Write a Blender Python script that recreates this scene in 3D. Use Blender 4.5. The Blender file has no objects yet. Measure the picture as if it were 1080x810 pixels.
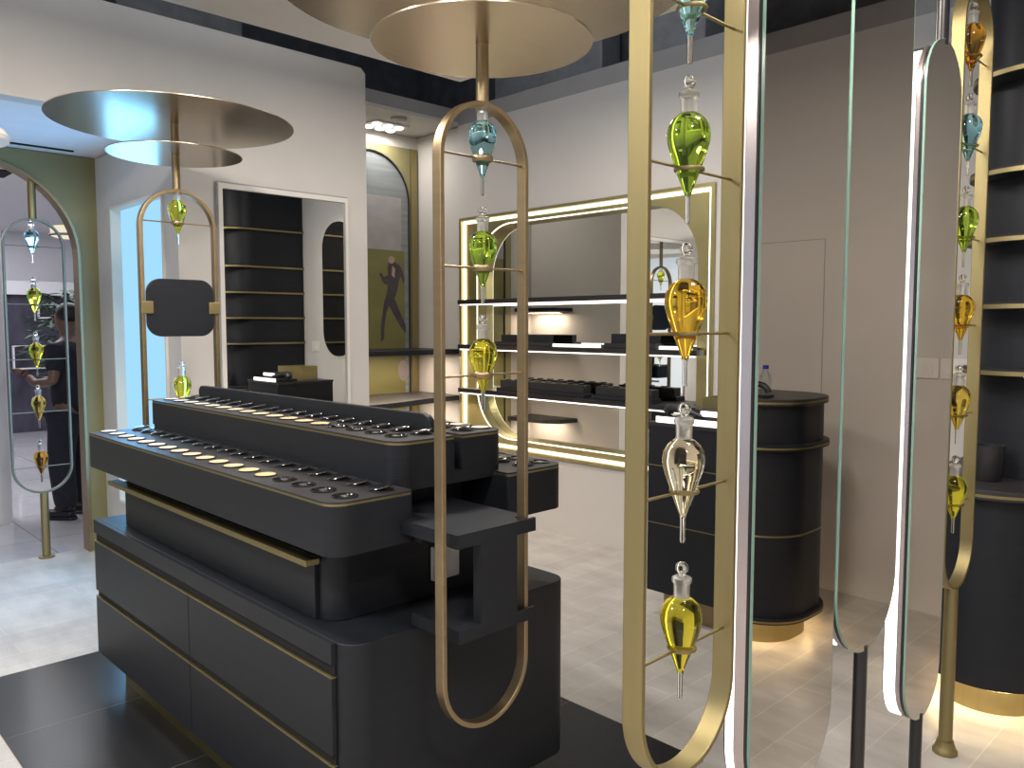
import bpy, bmesh, math, random
from mathutils import Vector, Matrix
random.seed(7)
PI = math.pi
scene = bpy.context.scene
COL = scene.collection
WL = {}          # world location of each object's origin (translation only)

# ------------------------------------------------------------------ materials
def newmat(name):
    m = bpy.data.materials.new(name); m.use_nodes = True
    nt = m.node_tree; nt.nodes.clear()
    out = nt.nodes.new('ShaderNodeOutputMaterial')
    return m, nt, out

def N(nt, t, **kw):
    n = nt.nodes.new(t)
    for k, v in kw.items():
        if k in n.inputs: n.inputs[k].default_value = v
        else: setattr(n, k, v)
    return n

def pbr(name, col, rough=.5, metal=0., noise=0., nscale=(8, 8, 8), bump=0., spec=.5, trans=0., ior=1.45, coat=0., rvar=0.):
    m, nt, out = newmat(name)
    p = nt.nodes.new('ShaderNodeBsdfPrincipled')
    p.inputs['Base Color'].default_value = (*col, 1)
    p.inputs['Roughness'].default_value = rough
    p.inputs['Metallic'].default_value = metal
    p.inputs['Specular IOR Level'].default_value = spec
    p.inputs['Transmission Weight'].default_value = trans
    p.inputs['IOR'].default_value = ior
    p.inputs['Coat Weight'].default_value = coat
    if noise or bump or rvar:
        tc = nt.nodes.new('ShaderNodeTexCoord')
        mp = nt.nodes.new('ShaderNodeMapping'); mp.inputs['Scale'].default_value = nscale
        nz = N(nt, 'ShaderNodeTexNoise'); nz.inputs['Scale'].default_value = 1.; nz.inputs['Detail'].default_value = 5.
        nt.links.new(tc.outputs['Object'], mp.inputs[0]); nt.links.new(mp.outputs[0], nz.inputs['Vector'])
        if noise:
            cr = nt.nodes.new('ShaderNodeValToRGB')
            cr.color_ramp.elements[0].position = .3; cr.color_ramp.elements[1].position = .7
            cr.color_ramp.elements[0].color = (*[max(0, c * (1 - noise)) for c in col], 1)
            cr.color_ramp.elements[1].color = (*[min(1, c * (1 + noise)) for c in col], 1)
            nt.links.new(nz.outputs['Fac'], cr.inputs[0]); nt.links.new(cr.outputs[0], p.inputs['Base Color'])
        if rvar:
            mr = nt.nodes.new('ShaderNodeMapRange'); mr.inputs['To Min'].default_value = rough - rvar; mr.inputs['To Max'].default_value = rough + rvar
            nt.links.new(nz.outputs['Fac'], mr.inputs['Value']); nt.links.new(mr.outputs[0], p.inputs['Roughness'])
        if bump:
            b = nt.nodes.new('ShaderNodeBump'); b.inputs['Strength'].default_value = bump; b.inputs['Distance'].default_value = .002
            nt.links.new(nz.outputs['Fac'], b.inputs['Height']); nt.links.new(b.outputs[0], p.inputs['Normal'])
    nt.links.new(p.outputs[0], out.inputs[0])
    return m

def emit(name, col, s):
    m, nt, out = newmat(name)
    e = nt.nodes.new('ShaderNodeEmission'); e.inputs[0].default_value = (*col, 1); e.inputs[1].default_value = s
    nt.links.new(e.outputs[0], out.inputs[0]); return m

def mirror(name, col=(.86, .87, .86), rough=.004):
    m, nt, out = newmat(name)
    g = nt.nodes.new('ShaderNodeBsdfGlossy'); g.inputs['Color'].default_value = (*col, 1); g.inputs['Roughness'].default_value = rough
    nt.links.new(g.outputs[0], out.inputs[0]); return m

def sheetglass(name, col, refl=.08):
    m, nt, out = newmat(name)
    t = nt.nodes.new('ShaderNodeBsdfTransparent'); t.inputs[0].default_value = (*col, 1)
    g = nt.nodes.new('ShaderNodeBsdfGlossy'); g.inputs['Roughness'].default_value = .01; g.inputs['Color'].default_value = (.9, .9, .9, 1)
    mx = nt.nodes.new('ShaderNodeMixShader'); mx.inputs[0].default_value = refl
    nt.links.new(t.outputs[0], mx.inputs[1]); nt.links.new(g.outputs[0], mx.inputs[2]); nt.links.new(mx.outputs[0], out.inputs[0])
    return m

def tiles(name, col1, col2, mortar, bw, bh, msize, rough, swap=True, loc=(0, 0, 0), offset=.5, bumpy=.15, nz_amt=.5, spec=.5):
    m, nt, out = newmat(name)
    p = nt.nodes.new('ShaderNodeBsdfPrincipled'); p.inputs['Specular IOR Level'].default_value = spec
    tc = nt.nodes.new('ShaderNodeTexCoord')
    mp = nt.nodes.new('ShaderNodeMapping')
    mp.inputs['Rotation'].default_value = (0, 0, PI / 2 if swap else 0)
    mp.inputs['Location'].default_value = loc
    br = nt.nodes.new('ShaderNodeTexBrick'); br.offset = offset
    br.inputs['Color1'].default_value = (*col1, 1); br.inputs['Color2'].default_value = (*col2, 1); br.inputs['Mortar'].default_value = (*mortar, 1)
    br.inputs['Scale'].default_value = 1; br.inputs['Brick Width'].default_value = bw; br.inputs['Row Height'].default_value = bh
    br.inputs['Mortar Size'].default_value = msize; br.inputs['Mortar Smooth'].default_value = .1; br.inputs['Bias'].default_value = 0
    nt.links.new(tc.outputs['Object'], mp.inputs[0]); nt.links.new(mp.outputs[0], br.inputs['Vector'])
    mp2 = nt.nodes.new('ShaderNodeMapping'); mp2.inputs['Scale'].default_value = (2.2, 5.5, 1); mp2.inputs['Rotation'].default_value = (0, 0, .5)
    nz = nt.nodes.new('ShaderNodeTexNoise'); nz.inputs['Scale'].default_value = 1.1; nz.inputs['Detail'].default_value = 7; nz.inputs['Roughness'].default_value = .62
    nt.links.new(tc.outputs['Object'], mp2.inputs[0]); nt.links.new(mp2.outputs[0], nz.inputs['Vector'])
    cr = nt.nodes.new('ShaderNodeValToRGB'); cr.color_ramp.elements[0].position = .3; cr.color_ramp.elements[1].position = .72
    lo = 1 - .35 * nz_amt
    cr.color_ramp.elements[0].color = (lo, lo, lo, 1); cr.color_ramp.elements[1].color = (1, 1, 1, 1)
    nt.links.new(nz.outputs['Fac'], cr.inputs[0])
    mx = nt.nodes.new('ShaderNodeMix'); mx.data_type = 'RGBA'; mx.blend_type = 'MULTIPLY'; mx.inputs[0].default_value = 1
    nt.links.new(br.outputs['Color'], mx.inputs[6]); nt.links.new(cr.outputs[0], mx.inputs[7])
    nt.links.new(mx.outputs[2], p.inputs['Base Color'])
    mr = nt.nodes.new('ShaderNodeMapRange'); mr.inputs['To Min'].default_value = rough * .85; mr.inputs['To Max'].default_value = rough * 1.2
    nt.links.new(nz.outputs['Fac'], mr.inputs['Value']); nt.links.new(mr.outputs[0], p.inputs['Roughness'])
    if bumpy:
        b = nt.nodes.new('ShaderNodeBump'); b.inputs['Strength'].default_value = bumpy; b.inputs['Distance'].default_value = .002
        nt.links.new(nz.outputs['Fac'], b.inputs['Height']); nt.links.new(b.outputs[0], p.inputs['Normal'])
    nt.links.new(p.outputs[0], out.inputs[0])
    return m

M = {}
M['wall'] = pbr('wall_paint', (.60, .575, .55), .75, noise=.02, nscale=(3, 3, 3), bump=.02)
M['raft'] = pbr('raft_paint', (.90, .87, .83), .8, noise=.01)
M['beam'] = pbr('grey_beam', (.33, .32, .32), .6, noise=.04)
M['plenum'] = pbr('plenum_dark', (.11, .115, .135), .8, noise=.2)
M['duct'] = pbr('duct_grey', (.24, .245, .26), .6, noise=.15)
M['brass'] = pbr('brushed_brass', (.33, .275, .138), .48, 1., noise=.04, nscale=(60, 60, 2), rvar=.04)
M['bronze'] = pbr('satin_bronze', (.36, .275, .165), .42, 1., noise=.05, nscale=(2, 2, 60), rvar=.05)
M['disc'] = pbr('disc_brass', (.56, .48, .37), .24, 1., noise=.03, nscale=(80, 3, 60), rvar=.04)
M['olive_metal'] = pbr('niche_brass', (.50, .44, .22), .38, 1., noise=.06, nscale=(3, 3, 3), rvar=.06)
M['olive'] = pbr('olive_paint', (.225, .205, .10), .5, noise=.06, nscale=(2, 2, 2))
M['black'] = pbr('black_wood', (.0145, .0165, .0215), .45, noise=.10, nscale=(3, 3, 70), bump=.05, spec=.28)
M['blacktop'] = pbr('black_wood_top', (.027, .0265, .029), .40, noise=.12, nscale=(4, 90, 4), bump=.05, spec=.5)
M['gap'] = pbr('shadow_black', (.006, .006, .007), .8, noise=.1)
M['blackgloss'] = pbr('gloss_black', (.010, .010, .012), .08, noise=.1, spec=.7, coat=.6)
M['blackmetal'] = pbr('black_metal', (.018, .017, .019), .28, noise=.1, spec=.6)
M['blackplastic'] = pbr('black_plastic', (.02, .02, .022), .4, noise=.1)
M['white'] = pbr('white_plastic', (.75, .72, .69), .4, noise=.02)
M['whitewood'] = pbr('frame_white', (.72, .70, .66), .45, noise=.03)
M['chrome'] = pbr('chrome', (.50, .44, .44), .25, 1., noise=.03)
M['silver'] = pbr('silver_label', (.7, .7, .7), .3, 1., noise=.05)
M['floor'] = tiles('floor_planks', (.66, .63, .59), (.59, .56, .53), (.76, .73, .69), .95, .155, .0022, .34, True, (-.04, .03, 0), nz_amt=.9)
M['blackfloor'] = tiles('black_tiles', (.020, .0215, .024), (.017, .0185, .021), (.13, .11, .085), 2.62, .655, .0016, .24, True, (1.31, 0., 0), offset=0, nz_amt=.6, bumpy=.03, spec=.35)
M['mallfloor'] = tiles('mall_tiles', (.56, .55, .57), (.50, .49, .52), (.25, .24, .25), .9, .9, .004, .08, False, (.2, .3, 0), offset=0, bumpy=0, nz_amt=.4)
M['mallwhite'] = pbr('mall_white', (.78, .77, .80), .6, noise=.02)
M['mallpurple'] = pbr('mall_screen_wall', (.055, .048, .075), .5, noise=.5, nscale=(1, 5, 2))
M['malldark'] = pbr('mall_shopfront', (.035, .03, .04), .3, noise=.4)
M['mirror'] = mirror('mirror_silver')
M['nichemirror'] = mirror('mirror_niche', (.90, .91, .88))
M['smoke'] = mirror('smoked_mirror', (.70, .655, .605))
M['glassedge'] = pbr('glass_edge', (.22, .36, .30), .15, noise=.05, spec=.6)
M['archglass'] = pbr('arch_glass', (.20, .22, .23), .12, noise=.15, nscale=(1, 1, 30), spec=.7)  # faint stripes in the colour stand in for a mirrored louvre ceiling
M['led'] = emit('led_white', (1., .93, .89), 2.2)
M['glow'] = emit('led_base_glow', (1., .72, .36), 22.)
M['pewter'] = pbr('pewter', (.24, .225, .18), .5, 1., noise=.04)
M['ledw'] = emit('led_warm', (1., .95, .76), 2.4)
M['ledsoft'] = emit('led_shelf', (1., .95, .88), 2.2)
M['bulb'] = emit('bulb_light', (1., .97, .92), 3.)
M['lightbox'] = emit('lightbox_blue', (.38, .74, 1.0), 1.0)
M['lamp_shade'] = emit('lamp_cream', (1., .88, .66), .9)
M['olive_poster'] = pbr('poster_olive', (.165, .155, .055), .5, noise=.12, nscale=(2, 2, 5))
M['poster_dark'] = pbr('poster_dark', (.055, .048, .055), .6, noise=.2)
M['poster_pale'] = pbr('poster_pale', (.23, .20, .20), .6, noise=.1)
M['poster_skin'] = pbr('poster_skin', (.40, .27, .21), .6, noise=.1)
M['skin'] = pbr('skin', (.17, .095, .07), .5, noise=.08)
M['hair'] = pbr('hair', (.012, .010, .010), .5, noise=.2)
M['cloth'] = pbr('dark_cloth', (.013, .014, .024), .85, noise=.25, nscale=(20, 20, 20), bump=.1)
M['shoe'] = pbr('shoe_leather', (.012, .012, .022), .35, noise=.2)
M['leaf'] = pbr('leaf', (.025, .055, .03), .5, noise=.4)
M['bark'] = pbr('bark', (.10, .07, .045), .8, noise=.3)
M['pot'] = pbr('pot', (.3, .29, .29), .6, noise=.1)
M['clear'] = pbr('clear_glass', (.97, .98, .97), .0, noise=.004, spec=.5, trans=1., ior=1.35)
M['frost'] = pbr('frosted_glass', (.88, .87, .83), .30, noise=.02, trans=.86, ior=1.25)
M['petclear'] = sheetglass('bottle_plastic', (.90, .92, .94), .12)
M['bluecap'] = pbr('blue_cap', (.02, .04, .35), .4, noise=.05)
LIQ = {'blue': (.42, .80, .92), 'green': (.52, .80, .08), 'lime': (.80, .88, .10), 'amber': (1., .62, .05),
       'clear': (.98, .90, .66), 'yellow': (.98, .90, .06), 'gold': (.97, .72, .12), 'orange': (.95, .48, .06)}
for k, c in LIQ.items():
    M['liq_' + k] = pbr('liquid_' + k, c, .0, noise=.02, trans=1., ior=1.36)

# ------------------------------------------------------------------ object helpers
def link(name, bm, mat, parent=None, smooth=False, bevel=0., seg=2, label=None):
    bmesh.ops.recalc_face_normals(bm, faces=bm.faces[:])
    me = bpy.data.meshes.new(name)
    if smooth:
        for f in bm.faces: f.smooth = True
    bm.to_mesh(me); bm.free()
    mats = mat if isinstance(mat, (list, tuple)) else [mat]
    for m in mats: me.materials.append(M[m] if isinstance(m, str) else m)
    o = bpy.data.objects.new(name, me); COL.objects.link(o)
    if parent is not None:
        w = WL[parent]
        me.transform(Matrix.Translation(-w)); o.parent = parent; WL[o] = w.copy()
    else:
        vs = [v.co for v in me.vertices]
        c = Vector(((min(v.x for v in vs) + max(v.x for v in vs)) / 2, (min(v.y for v in vs) + max(v.y for v in vs)) / 2, min(v.z for v in vs)))
        me.transform(Matrix.Translation(-c)); o.location = c; WL[o] = c
    if smooth and bevel == 0:
        md = o.modifiers.new('es', 'EDGE_SPLIT'); md.split_angle = math.radians(38)
    if bevel:
        md = o.modifiers.new('bev', 'BEVEL'); md.width = bevel; md.segments = seg; md.limit_method = 'ANGLE'; md.angle_limit = math.radians(40)
        if smooth: md.harden_normals = True
    if label: o['label'] = label
    return o

def tag(o, label, cat, group=None):
    o['label'] = label; o['category'] = cat
    if group: o['group'] = group
    return o

def thing(name, loc, label, cat, group=None):
    o = bpy.data.objects.new(name, None); COL.objects.link(o); o.location = loc; o.empty_display_size = .1
    WL[o] = Vector(loc)
    return tag(o, label, cat, group)

def struct(name, bm, mat, bevel=0., smooth=False):
    o = link(name, bm, mat, None, smooth, bevel); o['kind'] = 'structure'; return o

def box(bm, x0, x1, y0, y1, z0, z1, mi=0):
    v = [bm.verts.new(p) for p in ((x0, y0, z0), (x1, y0, z0), (x1, y1, z0), (x0, y1, z0), (x0, y0, z1), (x1, y0, z1), (x1, y1, z1), (x0, y1, z1))]
    for f in ((0, 3, 2, 1), (4, 5, 6, 7), (0, 1, 5, 4), (1, 2, 6, 5), (2, 3, 7, 6), (3, 0, 4, 7)):
        bm.faces.new([v[i] for i in f]).material_index = mi
    return bm

def B(*a):
    bm = bmesh.new()
    if isinstance(a[0], (list, tuple)):
        for q in a: box(bm, *q)
    else: box(bm, *a)
    return bm

def to3(plane, a, b, c):
    return {'YZ': (c, a, b), 'XZ': (a, c, b), 'XY': (a, b, c)}[plane]

def plate(bm, outer, holes, plane, c0, c1, mi=0):
    """extrude a 2-D outline (with holes) from c0 to c1 along the plane's normal"""
    tmp = bmesh.new()
    edges = []
    for loop in [outer] + list(holes):
        vs = [tmp.verts.new(to3(plane, a, b, c0)) for a, b in loop]
        for i in range(len(vs)): edges.append(tmp.edges.new((vs[i], vs[(i + 1) % len(vs)])))
    if holes: bmesh.ops.triangle_fill(tmp, use_beauty=True, use_dissolve=False, edges=edges)
    else: tmp.faces.new([e.verts[0] for e in edges])
    d = Vector(to3(plane, 0, 0, c1 - c0))
    r = bmesh.ops.extrude_face_region(tmp, geom=tmp.faces[:])
    for g in r['geom']:
        if isinstance(g, bmesh.types.BMVert): g.co += d
    bmesh.ops.recalc_face_normals(tmp, faces=tmp.faces[:])
    for f in tmp.faces: f.material_index = mi
    me = bpy.data.meshes.new('tmp'); tmp.to_mesh(me); tmp.free(); bm.from_mesh(me); bpy.data.meshes.remove(me)
    return bm

def P(outer, holes, plane, c0, c1):
    return plate(bmesh.new(), outer, holes, plane, c0, c1)

def rrect(x0, x1, y0, y1, r, n=8):
    if not isinstance(r, (list, tuple)): r = (r,) * 4      # bl, br, tr, tl
    pts = []
    for (cx, cy, a0, rr) in ((x0 + r[0], y0 + r[0], PI, r[0]), (x1 - r[1], y0 + r[1], 1.5 * PI, r[1]), (x1 - r[2], y1 - r[2], 0, r[2]), (x0 + r[3], y1 - r[3], .5 * PI, r[3])):
        if rr < 1e-5: pts.append((cx, cy)); continue
        for i in range(n + 1):
            a = a0 + .5 * PI * i / n; pts.append((cx + rr * math.cos(a), cy + rr * math.sin(a)))
    return pts

def stadium(cx, hw, z0, z1, n=20):
    return rrect(cx - hw, cx + hw, z0, z1, hw - 1e-4, n)

def lathe(bm, prof, cx, cy, cz, n=28, mi=0):
    rings = []
    for r, z in prof:
        if r < 1e-6: rings.append([bm.verts.new((cx, cy, cz + z))])
        else: rings.append([bm.verts.new((cx + r * math.cos(2 * PI * i / n), cy + r * math.sin(2 * PI * i / n), cz + z)) for i in range(n)])
    for a, b in zip(rings, rings[1:]):
        for i in range(n):
            j = (i + 1) % n
            if len(a) == 1 and len(b) == 1: continue
            if len(a) == 1: f = bm.faces.new((a[0], b[i], b[j]))
            elif len(b) == 1: f = bm.faces.new((a[i], a[j], b[0]))
            else: f = bm.faces.new((a[i], a[j], b[j], b[i]))
            f.material_index = mi
    for ring, rev in ((rings[0], True), (rings[-1], False)):
        if len(ring) > 1: bm.faces.new(ring[::-1] if rev else ring).material_index = mi
    return bm

def L(prof, cx, cy, cz, n=28): return lathe(bmesh.new(), prof, cx, cy, cz, n)

def tube(bm, pts, r, n=10, mi=0):
    pts = [Vector(p) for p in pts]; rings = []
    rs = r if isinstance(r, (list, tuple)) else [r] * len(pts)
    for i, p in enumerate(pts):
        d = (pts[min(i + 1, len(pts) - 1)] - pts[max(i - 1, 0)]).normalized()
        u = d.cross(Vector((0, 0, 1)))
        if u.length < 1e-3: u = d.cross(Vector((1, 0, 0)))
        u.normalize(); w = d.cross(u)
        rings.append([bm.verts.new(p + rs[i] * (u * math.cos(2 * PI * k / n) + w * math.sin(2 * PI * k / n))) for k in range(n)])
    for a, b in zip(rings, rings[1:]):
        for k in range(n): bm.faces.new((a[k], a[(k + 1) % n], b[(k + 1) % n], b[k])).material_index = mi
    bm.faces.new(rings[0][::-1]).material_index = mi; bm.faces.new(rings[-1]).material_index = mi
    return bm

def T(pts, r, n=10): return tube(bmesh.new(), pts, r, n)

def torus(bm, cx, cy, cz, R, r, n=28, k=8, zs=1.):
    vs = [[bm.verts.new((cx + (R + r * math.cos(2 * PI * j / k)) * math.cos(2 * PI * i / n), cy + (R + r * math.cos(2 * PI * j / k)) * math.sin(2 * PI * i / n), cz + zs * r * math.sin(2 * PI * j / k))) for j in range(k)] for i in range(n)]
    for i in range(n):
        for j in range(k):
            bm.faces.new((vs[i][j], vs[(i + 1) % n][j], vs[(i + 1) % n][(j + 1) % k], vs[i][(j + 1) % k]))
    return bm

# ------------------------------------------------------------------ room shell
XL, YB, YB2, XJ = -4.73, 4.50, 4.72, -2.66
XS = -6.13                       # storefront inner face
struct('floor', B(XS - .1, 3., -3., 5.0, -.1, 0.), 'floor')
struct('trim_1', P(rrect(-4.185, -1.565, .69, 2.5, .004), [], 'XY', 0., .004), 'blackfloor')
# back wall with the lit niche cut out of it, the stepped-back right half and the grey beam on top
NX0, NX1, NZ0, NZ1 = -5.236, -2.815, .60, 2.475
struct('wall_back', B((-5.287, NX0, YB, 4.95, 0, 3.27), (NX1, XJ, YB, 4.95, 0, 3.27), (NX0, NX1, YB, 4.95, 0, NZ0), (NX0, NX1, YB, 4.95, NZ1, 3.27), (NX0, NX1, 4.70, 4.95, NZ0, NZ1)), 'wall')
struct('wall_back_right', B(XJ, 3., YB2, 4.95, 0, 3.27), 'wall')
struct('trim_2', B((-5.287, XJ, YB, 4.95, 3.27, 3.40), (XJ, 3., YB2, 4.95, 3.27, 3.40)), 'beam')
# left partition: a bulkhead over the shop entrance and the wall that carries the mirror
struct('wall_left', P([(1.9, 0), (3.2, 0), (3.2, 3.30), (3.165, 3.335), (-3., 3.335), (-3., 2.75), (1.9, 2.75)], [], 'YZ', XL - .12, XL), 'wall')
struct('wall_left_return', B(-5.287, XL - .12, 3.05, 3.2, 0, 3.335), 'wall')
# alcove beside the partition
XA = -5.878
struct('wall_alcove_side', B(XA - .15, -5.287, 4.53, 4.95, 0, 3.27), 'wall')
struct('wall_alcove_back', B(XA - .15, XA - .02, 3.2, 4.53, 0, 3.27), 'wall')
struct('wall_alcove_front', B(XA - .15, -5.287, 3.05, 3.2, 0, 3.27), 'wall')
struct('ceiling_alcove', B(XA - .15, -5.287, 3.05, 4.53, 3.275, 3.30), 'wall')
struct('trim_3', B(XA - .15, -5.287, 3.2, 4.95, 3.301, 3.40), 'beam')
# entrance recess: lightbox wall, storefront wall with its arched opening, soffit
struct('wall_lightbox', P([(XS, 0), (XL - .121, 0), (XL - .121, 2.75), (XS, 2.75)], [rrect(-5.83, -4.92, .385, 2.39, .004)], 'XZ', 1.9, 2.03), 'wall')
def archpts(y0, y1, zs, n=28):
    r = (y1 - y0) / 2; c = (y0 + y1) / 2
    return [(y0, 0.), (y1, 0.)] + [(c + r * math.cos(PI * i / n), zs + r * math.sin(PI * i / n)) for i in range(n + 1)]
AY0, AY1, AZ = .53, 1.785, 2.06
ap = archpts(AY0, AY1, AZ)
outer = [(-.35, 0), ap[0]] + ap[:1:-1][::-1][::-1]
arch_outline = [(-3., 0), (AY0, 0)] + [p for p in ap[2:]][::-1] + [(AY1, 0), (1.9, 0), (1.9, 2.755), (-3., 2.755)]
struct('wall_storefront', P(arch_outline, [], 'YZ', XS - .1, XS), 'olive')
so = bmesh.new()
inner = [(AY0 + .018, 0)] + [((p[0] - (AY0 + AY1) / 2) * (1 - .018 / .63) + (AY0 + AY1) / 2, AZ + (p[1] - AZ) * (1 - .018 / .63)) for p in ap[2:]][::-1] + [(AY1 - .018, 0)]
trim = [(AY0, 0)] + [p for p in ap[2:]][::-1] + [(AY1, 0)] + inner[::-1]
struct('trim_4', plate(so, trim, [], 'YZ', XS - .11, XS + .012), 'bronze')
struct('ceiling_entrance', B(XS - .1, XL - .121, -3., 2.03, 2.76, 2.82), 'mallwhite')
struct('trim_5', B(XS + .14, XS + .17, .2, 1.72, 2.752, 2.7595), 'gap')
# dropped ceiling raft and the dark void above it
struct('ceiling', P(rrect(-4.155, 1.6, -2.2, 3.557, .01), [], 'XY', 3.20, 3.26), 'raft')
struct('ceiling_void', B(-6.6, 3.2, -3.2, 5.2, 4.30, 4.4), 'plenum')
struct('wall_void', B((-6.6, 3.2, 4.96, 5.1, 3.27, 4.3), (-6.6, -6.45, -3.2, 4.96, 2.83, 4.3)), 'plenum')
struct('wall_right', B(2.9, 3.05, -3., 5., 0, 4.3), 'wall')
struct('wall_front', B(XS, 3., -3.1, -2.95, 0, 4.3), 'wall')
# ducts and panels seen in the ceiling gap
for i, (x0, x1, y0, y1, z0, z1) in enumerate([(-5.05, -3.9, 4.70, 4.92, 3.41, 3.95), (-3.55, -3.0, 4.66, 4.92, 3.41, 4.05), (-2.85, -2.3, 4.76, 4.92, 3.41, 3.75), (-1.7, -1.25, 4.74, 4.92, 3.41, 3.55), (-1.95, -1.78, 4.76, 4.92, 3.41, 4.1), (-6.3, -5.9, 2.0, 2.9, 3.5, 3.9)]):
    o = tag(link('ceiling_duct', B(x0, x1, y0, y1, z0, z1), 'duct', bevel=.01), 'x', 'duct', 'grey ducts in the ceiling gap')
    o['label'] = ['wide grey duct in the ceiling gap above the niche\'s left half', 'grey duct in the ceiling gap above the niche\'s right half',
                  'low grey duct in the ceiling gap behind the nearest brass frame', 'short grey duct in the ceiling gap beside the nearest mirror',
                  'narrow upright grey duct in the ceiling gap beside the nearest mirror', 'grey duct box in the ceiling gap above the mirror wall'][i]
# ------------------------------------------------------------------ mall beyond the arch
struct('floor_mall', B(-14., XS - .1, -6., 8., -.1, -.001), 'mallfloor')
struct('ceiling_mall', B(-14., XS - .1, -6., 8., 3.0, 3.1), 'mallwhite')
struct('wall_mall', B((-14.2, -14., -6., 8., 0, 3.0), (-14., XS - .1, 7.9, 8., 0, 3.0), (-14., XS - .1, -6., -5.9, 0, 3.0)), 'mallwhite')
struct('trim_6', B(-13.99, -13.7, -5.9, 7.9, 0., 2.05), 'mallpurple')
struct('trim_7', B(-13.69, -13.60, -5.9, 7.9, 2.05, 2.25), 'mallwhite')
struct('trim_8', B(-8.9, -8.5, 1.0, 1.95, 2.985, 2.999), 'gap')
o = tag(link('column', L([(.19, 0), (.19, 3.0)], -7.6, 1.43, 0, 36), 'mallwhite', smooth=True), 'white round column outside the arched entrance, at the left edge', 'column')
for k, (y0, y1, z0, z1) in enumerate(((2.2, 2.75, 1.62, 1.90), (3.35, 3.85, 1.7, 1.92), (3.0, 4.3, .95, 1.3))):
    t = thing('wall_screen', (-13.6, (y0 + y1) / 2, z0), ['small dark screen on the far shop wall, left one behind the hanging drops', 'small dark screen on the far shop wall, right one beside the plant', 'wide low dark screen on the far shop wall behind the plant'][k], 'screen', 'screens on the far shop wall')
    link('screen_panel', B(-13.62, -13.60, y0 + .02, y1 - .02, z0 + .02, z1 - .02), 'malldark', t); link('screen_frame', P(rrect(y0, y1, z0, z1, .01), [rrect(y0 + .02, y1 - .02, z0 + .02, z1 - .02, .005)], 'YZ', -13.66, -13.595), 'mallwhite', t)
t = thing('pendant_lamp', (-9., 2.52, 2.47), 'round cream pendant lamp hanging outside the arched entrance', 'lamp')
link('lamp_shade', L([(.10, 0), (.16, .02), (.165, .10), (.13, .12), (.0, .125)], -9., 2.52, 2.47, 32), 'lamp_shade', t, True)
link('lamp_band', torus(bmesh.new(), -9., 2.52, 2.50, .165, .012), 'blackmetal', t, True)
link('cord', T([(-9., 2.52, 2.59), (-9., 2.52, 2.998)], .006), 'blackmetal', t)
# plant
t = thing('potted_tree', (-9.4, 2.62, 0), 'dark leafy potted tree standing behind the person outside the arch', 'plant')
link('pot', L([(.16, 0), (.22, .42), (.20, .42), (.18, .38), (0, .38)], -9.4, 2.62, 0), 'pot', t, True)
link('trunk', T([(-9.4, 2.62, .38), (-9.38, 2.6, .9), (-9.4, 2.62, 1.5)], [.03, .025, .015]), 'bark', t, True)
bm = bmesh.new()
for i in range(420):
    a = random.uniform(0, 2 * PI); rr = .42 * math.sqrt(random.random()); z = random.uniform(.95, 1.95)
    rr *= 1 - .5 * abs((z - 1.45) / .55)
    c = Vector((-9.4 + rr * math.cos(a), 2.62 + rr * math.sin(a), z)); d = Vector((math.cos(a), math.sin(a), random.uniform(-.7, .5))).normalized()
    s = d.cross(Vector((0, 0, 1))).normalized(); l = random.uniform(.10, .19); w = l * .22; up = s.cross(d) * .01
    vs = [bm.verts.new(c), bm.verts.new(c + d * l * .5 + s * w + up), bm.verts.new(c + d * l), bm.verts.new(c + d * l * .5 - s * w + up)]
    bm.faces.new(vs)
o = link('foliage', bm, 'leaf', t); md = o.modifiers.new('s', 'SOLIDIFY'); md.thickness = .002

# person seen outside the arch: dark trousers and T-shirt, facing left with a forearm raised
def skinned(name, verts, edges, mat, parent, root=0, sub=2):
    me = bpy.data.meshes.new(name); w = WL[parent]
    me.from_pydata([Vector(v[:3]) - w for v in verts], edges, [])
    o = bpy.data.objects.new(name, me); COL.objects.link(o); o.parent = parent; WL[o] = w.copy()
    sk = o.modifiers.new('skin', 'SKIN'); sk.use_smooth_shade = True
    for i, v in enumerate(verts):
        d = me.skin_vertices[0].data[i]; d.radius = (v[3], v[4] if len(v) > 4 else v[3]); d.use_root = (i == root)
    ss = o.modifiers.new('sub', 'SUBSURF'); ss.levels = sub; ss.render_levels = sub
    me.materials.append(M[mat]); return o
px, py = -7.36, 2.03
t = thing('person', (px, py, 0), 'person in black T-shirt and dark trousers standing outside the arch, forearm raised', 'person')
# figure faces -Y (towards the left of the photo); left/right legs differ in X
bv = [(px, py, .95, .15, .12), (px, py + .01, 1.12, .15, .105), (px, py, 1.30, .17, .115), (px, py + .01, 1.42, .13, .09), (px, py, 1.50, .055), (px, py - .02, 1.58, .07), (px, py - .03, 1.66, .082, .095), (px, py - .02, 1.74, .06, .07),
      (px - .19, py + .01, 1.40, .058), (px - .25, py + .04, 1.13, .042), (px - .20, py - .16, 1.05, .033), (px - .17, py - .23, 1.10, .028),
      (px + .19, py + .01, 1.40, .058), (px + .25, py + .03, 1.15, .043), (px + .20, py - .17, 1.13, .035), (px + .17, py - .25, 1.19, .029),
      (px - .09, py, .90, .095), (px - .11, py - .01, .50, .065), (px - .11, py + .01, .10, .045), (px + .09, py, .90, .095), (px + .11, py - .02, .50, .065), (px + .12, py + .01, .10, .045),
      (px - .11, py - .12, .045, .040, .03), (px + .12, py - .12, .045, .040, .03)]
be = [(0, 1), (1, 2), (2, 3), (3, 4), (4, 5), (5, 6), (6, 7), (3, 8), (8, 9), (9, 10), (10, 11), (3, 12), (12, 13), (13, 14), (14, 15), (0, 16), (16, 17), (17, 18), (0, 19), (19, 20), (20, 21), (18, 22), (21, 23)]
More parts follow.
